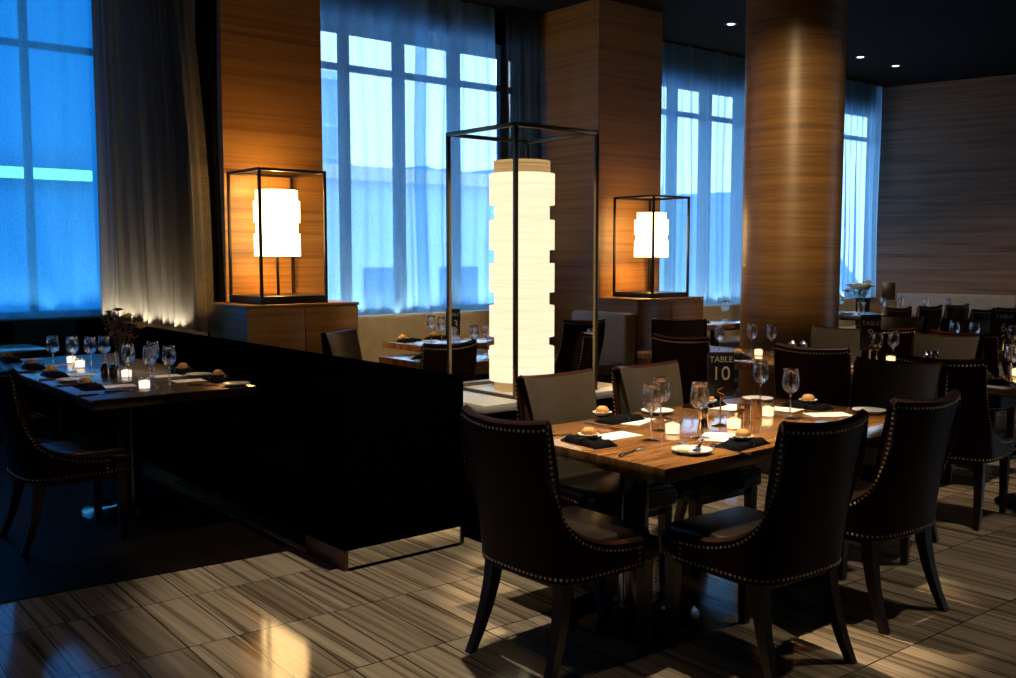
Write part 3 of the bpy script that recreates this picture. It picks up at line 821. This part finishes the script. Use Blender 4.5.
def sign(x, y, deg, label, lines, w=.115, h=.185, hb=.115, z=TZ, big=None):
    """black card in a wire stand"""
    t = thing('table_sign', label, 'sign', (x, y, z), math.radians(deg), 'table number signs')
    MB().lathe([(0, 0), (.04, 0), (.041, .003), (.02, .008), (.006, .013), (0, .013)], 28).obj('base', M['goldsteel'], t)
    m = MB(); m.tube([(0, 0, .01), (0, 0, hb)], .0035, 8)
    pts = [(.016*math.sin(k*.62), -.004, hb-.012+.0045*k) for k in range(12)]
    m.tube(pts, .0032, 6)
    m.obj('stem', M['goldsteel'], t)
    MB().box(-w/2, .001, hb-.005, w/2, .006, hb+h, .001).obj('card', M['signblack'], t)
    for txt, size, zz in lines:
        cu = bpy.data.curves.new('lettering', 'FONT'); cu.body = txt; cu.size = size; cu.align_x = 'CENTER'; cu.extrude = .0004; cu.offset = .0
        cu.materials.append(M['silverink'])
        tmp = bpy.data.objects.new('lettering_curve', cu)
        me = bpy.data.meshes.new_from_object(tmp); bpy.data.objects.remove(tmp); bpy.data.curves.remove(cu)
        o = link('lettering', me, t)
        o.location = (0, -.0002, hb+zz); o.rotation_euler = (PI/2, 0, 0)
        o['label'] = 'pale lettering'
    return t

# ------------------------------------------------------------------ table 10
g = 'wine glasses on table 10'
wineglass(3.054, 2.749, 'left wine glass of the overlapping pair on table 10', g)
wineglass(3.255, 2.875, 'right wine glass of the overlapping pair on table 10', g)
wineglass(3.248, 2.653, 'single wine glass on table 10 beside the pepper mill, left of the sign', g)
wineglass(4.15, 3.0, 'wine glass on table 10 behind the steel shakers', g)
wineglass(3.968, 2.698, 'rightmost wine glass on table 10 near the two napkins', g)
g = 'votive candles on table 10'
candle(3.225, 2.78, 'lit votive candle beside the overlapping wine glasses on table 10', g)
candle(3.531, 2.69, 'lit votive candle right of the table 10 sign base', g)
candle(3.93, 2.80, 'lit votive candle behind the shakers on table 10', g)
sign(3.548, 2.779, -36, 'black TABLE 10 sign on a curled wire stand', [('TABLE', .038, .150), ('10', .088, .070)], w=.122, h=.195, hb=.14)
t = thing('pepper_mill', 'bronze waisted pepper mill right of the single wine glass on table 10', 'pepper mill', (3.375, 2.735, TZ))
MB().lathe([(0, 0), (.026, 0), (.027, .01), (.021, .05), (.019, .065), (.023, .08), (0, .08)], 24).obj('body', M['goldsteel'], t)
MB().lathe([(0, .081), (.023, .081), (.025, .095), (.022, .11), (.008, .116), (.006, .124), (0, .127)], 24).obj('head', M['goldsteel'], t)
for x_, y_, r_, h_, nm, lb in ((3.625, 2.745, .033, .062, 'sugar_pot', 'low shiny steel pot next to the candle on table 10'), (3.69, 2.755, .032, .085, 'milk_jug', 'middle taller steel pot on table 10'), (3.79, 2.76, .027, .10, 'salt_shaker', 'tallest steel shaker on table 10, nearest the glasses')):
    t = thing(nm, lb, 'shaker', (x_, y_, TZ), 0, 'steel pots on table 10')
    MB().lathe([(0, 0), (r_, 0), (r_*1.03, .004), (r_*1.03, h_), (r_*.94, h_), (r_*.94, h_*.5), (0, h_*.5)], 28).obj('body', M['goldsteel'], t)
    MB().lathe([(r_*.98, h_*.12), (r_*1.06, h_*.14), (r_*1.06, h_*.18), (r_*.98, h_*.2)], 28, closed=True).obj('band', M['chrome'], t)
setting(2.80, 2.86, 85, 'at the near left end of table 10', 'table 10', (3.0, 2.905), (.0, .0), 88)
setting(3.30, 3.16, 2, "across table 10 by the lantern", 'table 10', (3.345, 3.115), (-.05, .07), -70)
setting(3.95, 3.19, 2, "across table 10 behind its sign", 'table 10', (4.02, 3.10), (-.02, -.03), -70)
setting(3.25, 2.43, 5, "on table 10's near side by the chair back", 'table 10', (3.32, 2.615), (.0, .0), -60)
setting(4.33, 2.84, 85, 'at the right end of table 10', 'table 10', (4.17, 2.90), (.0, .0), 10)
c = link('menu_card', CARD, None, (4.20, 2.64, TZ+.0008), (0, 0, math.radians(60))); tag(c, 'white menu card closest to the taupe brown chair at the end of table 10', 'menu', 'menu cards on table 10')
g = 'bread plates on table 10'
plate(2.974, 2.463, 'white bread plate with butter at the near corner of table 10', g)
plate(3.60, 3.20, 'white bread plate on table 10 behind the wine glass pair', g)
plate(4.32, 3.14, 'white bread plate across table 10 behind the steel pots', g)
plate(4.41, 2.55, 'white bread plate at the right end of table 10 before the taupe chair', g)
t = thing('butter_pat', 'pale butter pat on the near corner plate', 'butter', (2.935, 2.475, TZ+.0066)); m = MB(); m.lathe([(0, 0), (.022, 0), (.024, .004), (.021, .012), (0, .014)], 18, wob=lambda a: .1*math.sin(3*a)); m.obj('pat', M['butter'], t)
m = MB(); m.lathe([(0, .0135), (.008, .013), (.004, .017), (0, .018)], 12); m.obj('curl', M['butter'], t)
knife(3.03, 2.475, -60, 'butter knife lying across the near corner plate', z=TZ+.017)
knife(2.80, 2.62, 108, 'dinner knife at the near left end of table 10', )
fork(2.79, 3.06, 85, 'fork left of the napkin at the end of table 10')
fork(3.12, 3.10, 0, 'fork beside the napkin across table 10 by the lantern')
knife(3.49, 3.12, 178, 'dinner knife across table 10 beside the plate')
fork(3.06, 2.55, 150, 'fork leaning past the near corner plate on table 10')
knife(3.13, 2.40, -8, 'knife between the near corner plate and the napkin on table 10')
knife(4.36, 3.00, 95, 'knife beside the napkin at the right end of table 10')

# ------------------------------------------------------------------ long unlit table
GT = 'the unlit table'
g = 'wine glasses on the unlit table'
for x_, y_, lb in ((1.83, 6.95, 'leftmost wine glass on the unlit table, before the blue window'), (1.92, 6.83, 'second wine glass from the left on the unlit table'), (1.995, 6.70, 'wine glass just left of the dried flowers on the unlit table'),
                   (2.09, 6.72, 'wine glass half hidden behind the dried flower vase'), (2.01, 6.02, 'wine glass directly below the dried flowers'), (2.18, 6.08, 'tallest-looking wine glass right of the dried flowers'),
                   (2.06, 5.80, 'wine glass over the nearer candle on the unlit table'), (2.15, 5.73, 'rightmost wine glass on the unlit table')):
    wineglass(x_, y_, lb, g)
g = 'votive candles on the unlit table'
for x_, y_, lb in ((2.07, 7.40, 'white candle farthest back on the unlit table'), (2.03, 7.06, 'white candle in front of the farthest candle on the unlit table'), (2.09, 6.30, 'white candle between the glasses under the dried flowers'), (1.99, 5.70, 'white candle nearest the near edge of the unlit table')):
    candle(x_, y_, lb, g, 'wax2')
for x_, y_, lb, cy_ in ((1.76, 7.80, "farthest on the unlit table's left", 7.83), (1.77, 7.20, "second-farthest on the unlit table's left", 7.28), (1.76, 6.67, "third-farthest on the unlit table's left", 6.62), (1.75, 5.92, "nearest on the unlit table's left", 5.90)):
    setting(x_, y_, 90, lb, GT, (1.895, cy_), (.0, .02), 80)
setting(2.45, 6.29, 90, "farther on the unlit table's right", GT, (2.33, 6.20), (.0, .0), 85)
setting(2.47, 5.78, 90, "nearer on the unlit table's right", GT, (2.34, 5.88), (.0, .0), 85)
g = 'plates on the unlit table'
plate(2.46, 6.06, 'white plate between the two right-hand napkins on the unlit table', g)
plate(2.455, 5.48, 'white plate at the near right corner of the unlit table', g)
plate(1.75, 6.30, 'plate between the napkins on the left side of the unlit table', g)
g = 'cutlery on the unlit table'
for x_, y_, d, lb in ((1.70, 5.60, 95, 'knife at the near left corner of the unlit table'), (1.72, 6.10, 95, 'knife beside the nearest napkin of the unlit table'), (1.72, 6.47, 95, 'knife before the third napkin of the unlit table'), (1.72, 6.98, 92, 'knife before the second napkin of the unlit table'), (2.30, 5.62, 40, 'knife left of the near right plate on the unlit table')):
    knife(x_, y_, d, lb, g)
fork(1.86, 5.66, 92, 'fork in front of the nearest candle on the unlit table', g)
def condiment(x, y, lb, grp, r=.03, h=.09, name='glass_shaker'):
    t = thing(name, lb, 'shaker', (x, y, TZ), 0, grp)
    MB().lathe([(0, 0), (r, 0), (r, h*.75), (r*.8, h*.8), (0, h*.8)], 20).obj('body', M['darkchrome'], t)
    MB().lathe([(0, h*.8), (r*.85, h*.8), (r*.8, h*.95), (r*.4, h), (0, h)], 20).obj('cap', M['chrome'], t)
condiment(2.0, 6.42, 'dark shaker left of the dried flower vase', 'condiments on the unlit table')
condiment(2.02, 6.32, 'dark shaker in front of the dried flower vase', 'condiments on the unlit table')

def bouquet(loc, label, vase_mat, stems, leafcol, blooms, h0, spread, name='flower_vase', vh=.17, vr=.045, seed=2):
    r = random.Random(seed)
    t = thing(name, label, 'flowers', loc)
    MB().lathe([(0, 0), (vr*.8, 0), (vr*.85, .01), (vr*.7, vh*.5), (vr*.95, vh), (vr*.88, vh), (vr*.62, vh*.5), (vr*.7, .014), (0, .014)], 24).obj('vase', vase_mat, t)
    st = MB(); lf = MB(); tips = []
    for k in range(stems):
        a = r.uniform(0, 6.28); d = r.uniform(.2, 1)*spread; top = Vector((d*math.cos(a), d*math.sin(a), h0+r.uniform(-.05, .06)-d*.25))
        mid = Vector((top.x*.35, top.y*.35, vh+.02)); st.tube([(0, 0, .02), tuple(mid), tuple(top)], .0018, 5); tips.append(top)
        for q_ in range(7):
            f = r.uniform(.35, 1); p = mid.lerp(top, f)+Vector((r.uniform(-.02, .02), r.uniform(-.02, .02), r.uniform(-.015, .015)))
            dr = Vector((r.uniform(-1, 1), r.uniform(-1, 1), r.uniform(-.3, .8))).normalized(); sd = dr.cross(Vector((0, 0, 1))).normalized(); L = r.uniform(.025, .045)
            b = lf.bm; up = sd.cross(dr)*.004
            v = [b.verts.new(p), b.verts.new(p+dr*L*.5+sd*L*.26+up), b.verts.new(p+dr*L), b.verts.new(p+dr*L*.5-sd*L*.26+up)]
            b.faces.new(v)
    st.obj('stems', leafcol[1], t); lf.obj('leaves', leafcol[0], t, smooth=False, recalc=False)
    for k, (mt, rr) in enumerate(blooms):
        tp = tips[k % len(tips)]; m = MB(); b = m.bm
        for ring, (n_, tilt, ln) in enumerate(((6, .35, 1), (5, .8, .8), (4, 1.2, .55))):
            for q_ in range(n_):
                a = 2*PI*q_/n_+ring*.5; d = Vector((math.cos(a)*math.cos(tilt), math.sin(a)*math.cos(tilt), math.sin(tilt))); s_ = d.cross(Vector((0, 0, 1))).normalized(); L = rr*ln; up = s_.cross(d)*.18*L
                v = [b.verts.new(tp), b.verts.new(tp+d*L*.6+s_*L*.4+up), b.verts.new(tp+d*L), b.verts.new(tp+d*L*.6-s_*L*.4+up)]
                b.faces.new(v)
        m.obj('bloom', mt, t, smooth=False, recalc=False)
    return t
M['dry'] = plain('dried brown leaf', (.20, .11, .07), .8, .2); M['drygold'] = plain('dried tan bloom', (.65, .43, .19), .8, .2)
M['drypurple'] = plain('dusty purple bloom', (.22, .11, .10), .8, .2)
M['leafgreen'] = plain('grey green leaf', (.07, .13, .06), .6, .3); M['whitebloom'] = plain('white bloom', (.8, .8, .76), .7, .2); M['stemg'] = plain('green stem', (.06, .10, .04), .6)
bouquet((2.11, 6.45, TZ), 'dried brown and tan flower arrangement on the unlit table', M['glass'], 26, (M['dry'], M['dry']), [(M['drygold'], .045), (M['drypurple'], .045), (M['drygold'], .04), (M['dry'], .045), (M['drypurple'], .04), (M['drygold'], .045), (M['dry'], .04), (M['drypurple'], .04), (M['drygold'], .035), (M['drypurple'], .045)], .37, .13, vh=.15)
bouquet((11.75, 6.95, TZ), 'white flowers with grey green leaves on the far table', M['glass'], 26, (M['leafgreen'], M['stemg']), [(M['whitebloom'], .085)]*18, .36, .20, vh=.16, vr=.06, seed=5)

# ------------------------------------------------------------------ table 9 (by the column)
g = 'wine glasses on table 9'
for x_, y_, lb in ((6.0, 4.72, 'wine glass just above the TABLE 10 sign'), (6.32, 4.66, 'wine glass beside the candle at the foot of the round column'), (6.42, 4.55, 'wine glass alone at the middle of the column foot'), (6.36, 3.63, 'wine glass with amber glint right under the number 9'), (6.52, 3.60, 'wine glass right of the TABLE 9 sign')):
    wineglass(x_, y_, lb, g)
candle(6.30, 4.58, 'glowing votive candle between two glasses at the column foot', 'votive candles on table 9')
candle(6.60, 3.66, 'glowing votive candle below the TABLE 9 sign', 'votive candles on table 9')
sign(6.42, 3.72, -50, 'black TABLE 9 sign in front of a dark chair', [('TABLE', .042, .175), ('9', .085, .09)], w=.14, h=.25, hb=.10)
setting(6.02, 4.55, 60, "at table 9's left end", 'table 9', (6.1, 4.85), (.02, .0), 20)
plate(5.98, 4.95, 'white plate at the far left of table 9', 'plates on table 9')
c = link('menu_card', CARD, None, (6.18, 3.72, TZ+.0008), (0, 0, math.radians(20))); tag(c, 'white menu card right of the chair before the column', 'menu', 'menu cards on table 9')
for x_, y_, lb in ((6.40, 4.34, 'salt shaker with bright cap left, above the chair before the column'), (6.45, 4.28, 'pepper shaker with tall knob above the chair before the column')):
    t = thing('shaker', lb, 'shaker', (x_, y_, TZ), 0, 'shakers on table 9')
    MB().lathe([(0, 0), (.032, 0), (.034, .05), (.028, .085), (0, .085)], 20).obj('body', M['darkchrome'], t)
    MB().lathe([(0, .085), (.03, .085), (.03, .105), (.014, .118), (.008, .13), (0, .133)], 20).obj('cap', M['chrome'], t)
condiment(6.28, 3.86, 'small dark pot with a shiny rim beside the menu card on table 9', 'shakers on table 9', .04, .07, 'sugar_pot')

# right edge table
g = 'wine glasses on the right edge table'
wineglass(6.13, 2.62, 'big wine glass over the candle at the right picture edge', g)
wineglass(6.52, 2.66, 'wine glass behind the big one at the right picture edge', g)
candle(6.14, 2.55, 'glowing votive candle at the right picture edge', 'votive candles on the right edge table')
candle(6.50, 2.74, 'glowing votive candle behind the big glass at the right edge', 'votive candles on the right edge table')
setting(6.02, 2.72, 80, "at the right edge table's corner", 'the right edge table', (6.04, 2.74), (.0, .0), 80)
# shakers stand on the table behind the nearest right-hand chair back
for x_, y_, lb in ((6.55, 3.36, 'left bright-capped shaker in front of the dark grey chair back'), (6.60, 3.34, 'right bright-capped shaker in front of the dark grey chair back')):
    condiment(x_, y_, lb, 'shakers before the dark grey chair', .028, .11)
# table 6
sign(8.0, 3.49, -57, 'black TABLE 6 sign near the right picture edge', [('TABLE', .045, .165), ('6', .095, .06)], w=.20, h=.22, hb=.105)
g = 'wine glasses on table 6'
for x_, y_, lb in ((7.95, 3.86, 'left small glass in front of the shiny grey chair'), (8.0, 3.72, 'right small glass in front of the shiny grey chair'), (7.82, 3.34, 'glass right under the TABLE 6 sign'), (8.2, 3.38, 'glass right of the TABLE 6 sign')):
    wineglass(x_, y_, lb, g)
candle(7.98, 3.33, 'votive candle right of the TABLE 6 sign', 'votive candles on table 6')
setting(7.9, 3.02, 80, 'left of the TABLE 6 sign', 'table 6', None, (.0, .0))
plate(7.9, 4.2, 'white plate on table 6 behind the nailhead chair back', 'plates on table 6')

# table 13
g = 'wine glasses on the window table 13'
for x_, y_, lb in ((5.02, 7.12, 'wine glass left of the TABLE 13 sign at the window'), (5.42, 7.28, 'wine glass right of the TABLE 13 sign at the window'), (4.99, 6.92, 'wine glass under the TABLE 13 sign')):
    wineglass(x_, y_, lb, g)
sign(5.17, 7.0, -30, 'black TABLE 13 sign under the middle window', [('TABLE', .038, .165), ('13', .095, .062)], w=.125, h=.225, hb=.07)
setting(4.92, 7.32, 10, "at table 13's left end", 'table 13', (5.08, 7.28), (-.06, .02), 70)
setting(5.30, 7.42, 10, "farther back on table 13", 'table 13', (5.5, 7.1), (-.06, .0), 70)
setting(4.2, 6.05, 30, "on the nearer table beside table 13", 'the table left of 13', (4.16, 5.92), (.03, .01), 60)
g = 'wine glasses on the table left of 13'
for x_, y_, lb in ((4.42, 5.98, 'wine glass just behind the nailhead chair seen through the lantern'), (4.60, 5.96, 'wine glass beside the glowing shade, left of it'), (4.75, 5.98, 'wine glass touching the glowing shade edge')):
    wineglass(x_, y_, lb, g)
candle(4.70, 5.86, 'white candle beside the glowing tall shade', 'votive candles on the table left of 13', 'wax2')
plate(4.86, 5.80, 'white plate close to the glowing tall shade', 'plates on the table left of 13')

# small table by bench
setting(8.76, 7.15, 10, "on the bench table by the column", 'the bench table', (9.05, 7.2), (.0, .0), 70)
wineglass(9.25, 7.22, 'wine glass on the small bench table left of the column', 'wine glasses on the bench table')
wineglass(9.40, 7.30, 'wine glass on the small bench table, touching the column', 'wine glasses on the bench table')

# far table
g = 'wine glasses on the far table'
for k, (x_, y_, lb) in enumerate(((11.6, 7.45, 'far table wine glass nearest the column'), (11.7, 7.22, 'far table wine glass second from the column'), (11.7, 6.62, 'far table wine glass right of the white flowers'), (11.75, 6.40, 'far table wine glass below the small dark sign'),
                       (11.8, 6.1, 'far table wine glass before the pale bench'), (11.85, 5.85, 'far table wine glass above the first black chair'))):
    wineglass(x_, y_, lb, g)
for x_, y_, lb in ((11.62, 7.3, 'white candle on the far table by the column'), (11.62, 6.3, 'white candle on the far table near the first black chair')):
    candle(x_, y_, lb, 'votive candles on the far table', 'wax2')
for x_, y_, lb in ((11.65, 7.1, 'white plate on the far table left of the flowers'), (11.65, 6.5, 'white plate on the far table right of the flowers'), (11.65, 6.0, 'white plate on the far table at its right part')):
    plate(x_, y_, lb, 'plates on the far table', 1.3)
sign(11.9, 6.66, -55, 'small dark sign right of the white flowers', [], w=.16, h=.22, hb=.20)

# ------------------------------------------------------------------ ceiling downlights
def spot(x, y, tx, ty, power, size, col=(1, .84, .62), blend=.35, rad=.03, fixture=True, label=None, tz=0.0):
    if fixture:
        t = thing('downlight', label, 'downlight', (x, y, CZ), 0, 'recessed ceiling downlights')
        MB().lathe([(.045, -.004), (.075, -.004), (.075, 0), (.045, 0)], 28, closed=True).obj('trim_ring', M['frame'], t)
        MB().lathe([(0, -.003), (.044, -.003), (.044, -.001), (0, -.001)], 24).obj('lens', M['lens'], t)
    L = bpy.data.lights.new('spot', 'SPOT'); L.energy = power; L.spot_size = math.radians(size); L.spot_blend = blend; L.color = col; L.shadow_soft_size = rad
    o = bpy.data.objects.new('spot', L); COL.objects.link(o); o.location = (x, y, CZ-.02)
    d = Vector((tx-x, ty-y, tz-CZ+.02)); o.rotation_euler = d.to_track_quat('-Z', 'Y').to_euler()
spot(9.45, 7.35, 9.45, 7.35, 20, 60, label='ceiling downlight left of the round column')
spot(12.35, 7.43, 12.0, 6.9, 220, 60, label='first ceiling downlight right of the round column')
spot(13.3, 7.45, 13.3, 6.5, 60, 70, label='second ceiling downlight right of the round column')
# downlights out of view overhead
spot(2.4, 3.2, 2.95, 3.6, 400, 48, col=(1, .88, .68), label='overhead downlight above the near stone floor')
spot(.6, 2.2, .8, 3.2, 40, 60, col=(1, .80, .55), label='overhead downlight above the floor at the left')
spot(3.2, 2.2, 8.03, 5.5, 1500, 27, col=(1, .72, .38), label='overhead downlight aimed at the round column', tz=2.15, blend=.9)
spot(3.5, 2.9, 3.5, 2.85, 900, 34, col=(1, .78, .52), label='overhead downlight above table 10')
spot(6.2, 4.2, 6.2, 4.2, 420, 50, col=(1, .8, .55), label='overhead downlight above table 9')
spot(5.4, 1.4, 4.7, 1.3, 200, 50, col=(1, .86, .66), label='overhead downlight above the right-hand stone floor')
spot(10.5, 3.4, 14.0, 6.0, 340, 50, col=(1, .74, .50), label='overhead downlight washing the far wood wall', tz=.5, blend=1)
spot(5.0, 6.7, 5.1, 7.7, 300, 46, col=(1, .85, .58), label='overhead downlight above table 13')
spot(3.75, 5.6, 3.8, 7.3, 95, 46, col=(1, .64, .26), label='overhead downlight aimed at the orange lit pier', tz=.9, blend=1)

spot(2.05, 5.9, 2.05, 6.2, 190, 40, col=(1, .70, .40), label='overhead downlight above the long unlit table', blend=1)

def area(loc, rot, sx_, sy_, power, col):
    L = bpy.data.lights.new('cove_strip', 'AREA'); L.shape = 'RECTANGLE'; L.size = sx_; L.size_y = sy_; L.energy = power; L.color = col; L.spread = math.radians(110)
    o = bpy.data.objects.new('cove_strip', L); COL.objects.link(o); o.location = loc; o.rotation_euler = rot
    return o
# LED strips hidden behind the bench backs, washing the curtain hems
area((1.0, 9.98, .925), (PI, 0, 0), 4.0, .03, 60, (1, .95, .93))
area((3.085, 8.92, .925), (PI, 0, PI/2), 2.1, .03, 100, (1, .90, .72))
area((5.7, 8.33, .93), (PI, 0, 0), 2.9, .03, 16, (.9, .95, 1))
area((11.1, 8.33, .90), (PI, 0, 0), 5.0, .03, 22, (.9, .95, 1))

scn.cycles.use_denoising = True
scn.cycles.sample_clamp_indirect = 4
scn.cycles.max_bounces = 8
scn.cycles.transparent_max_bounces = 24
scn.cycles.caustics_reflective = False
scn.cycles.caustics_refractive = False
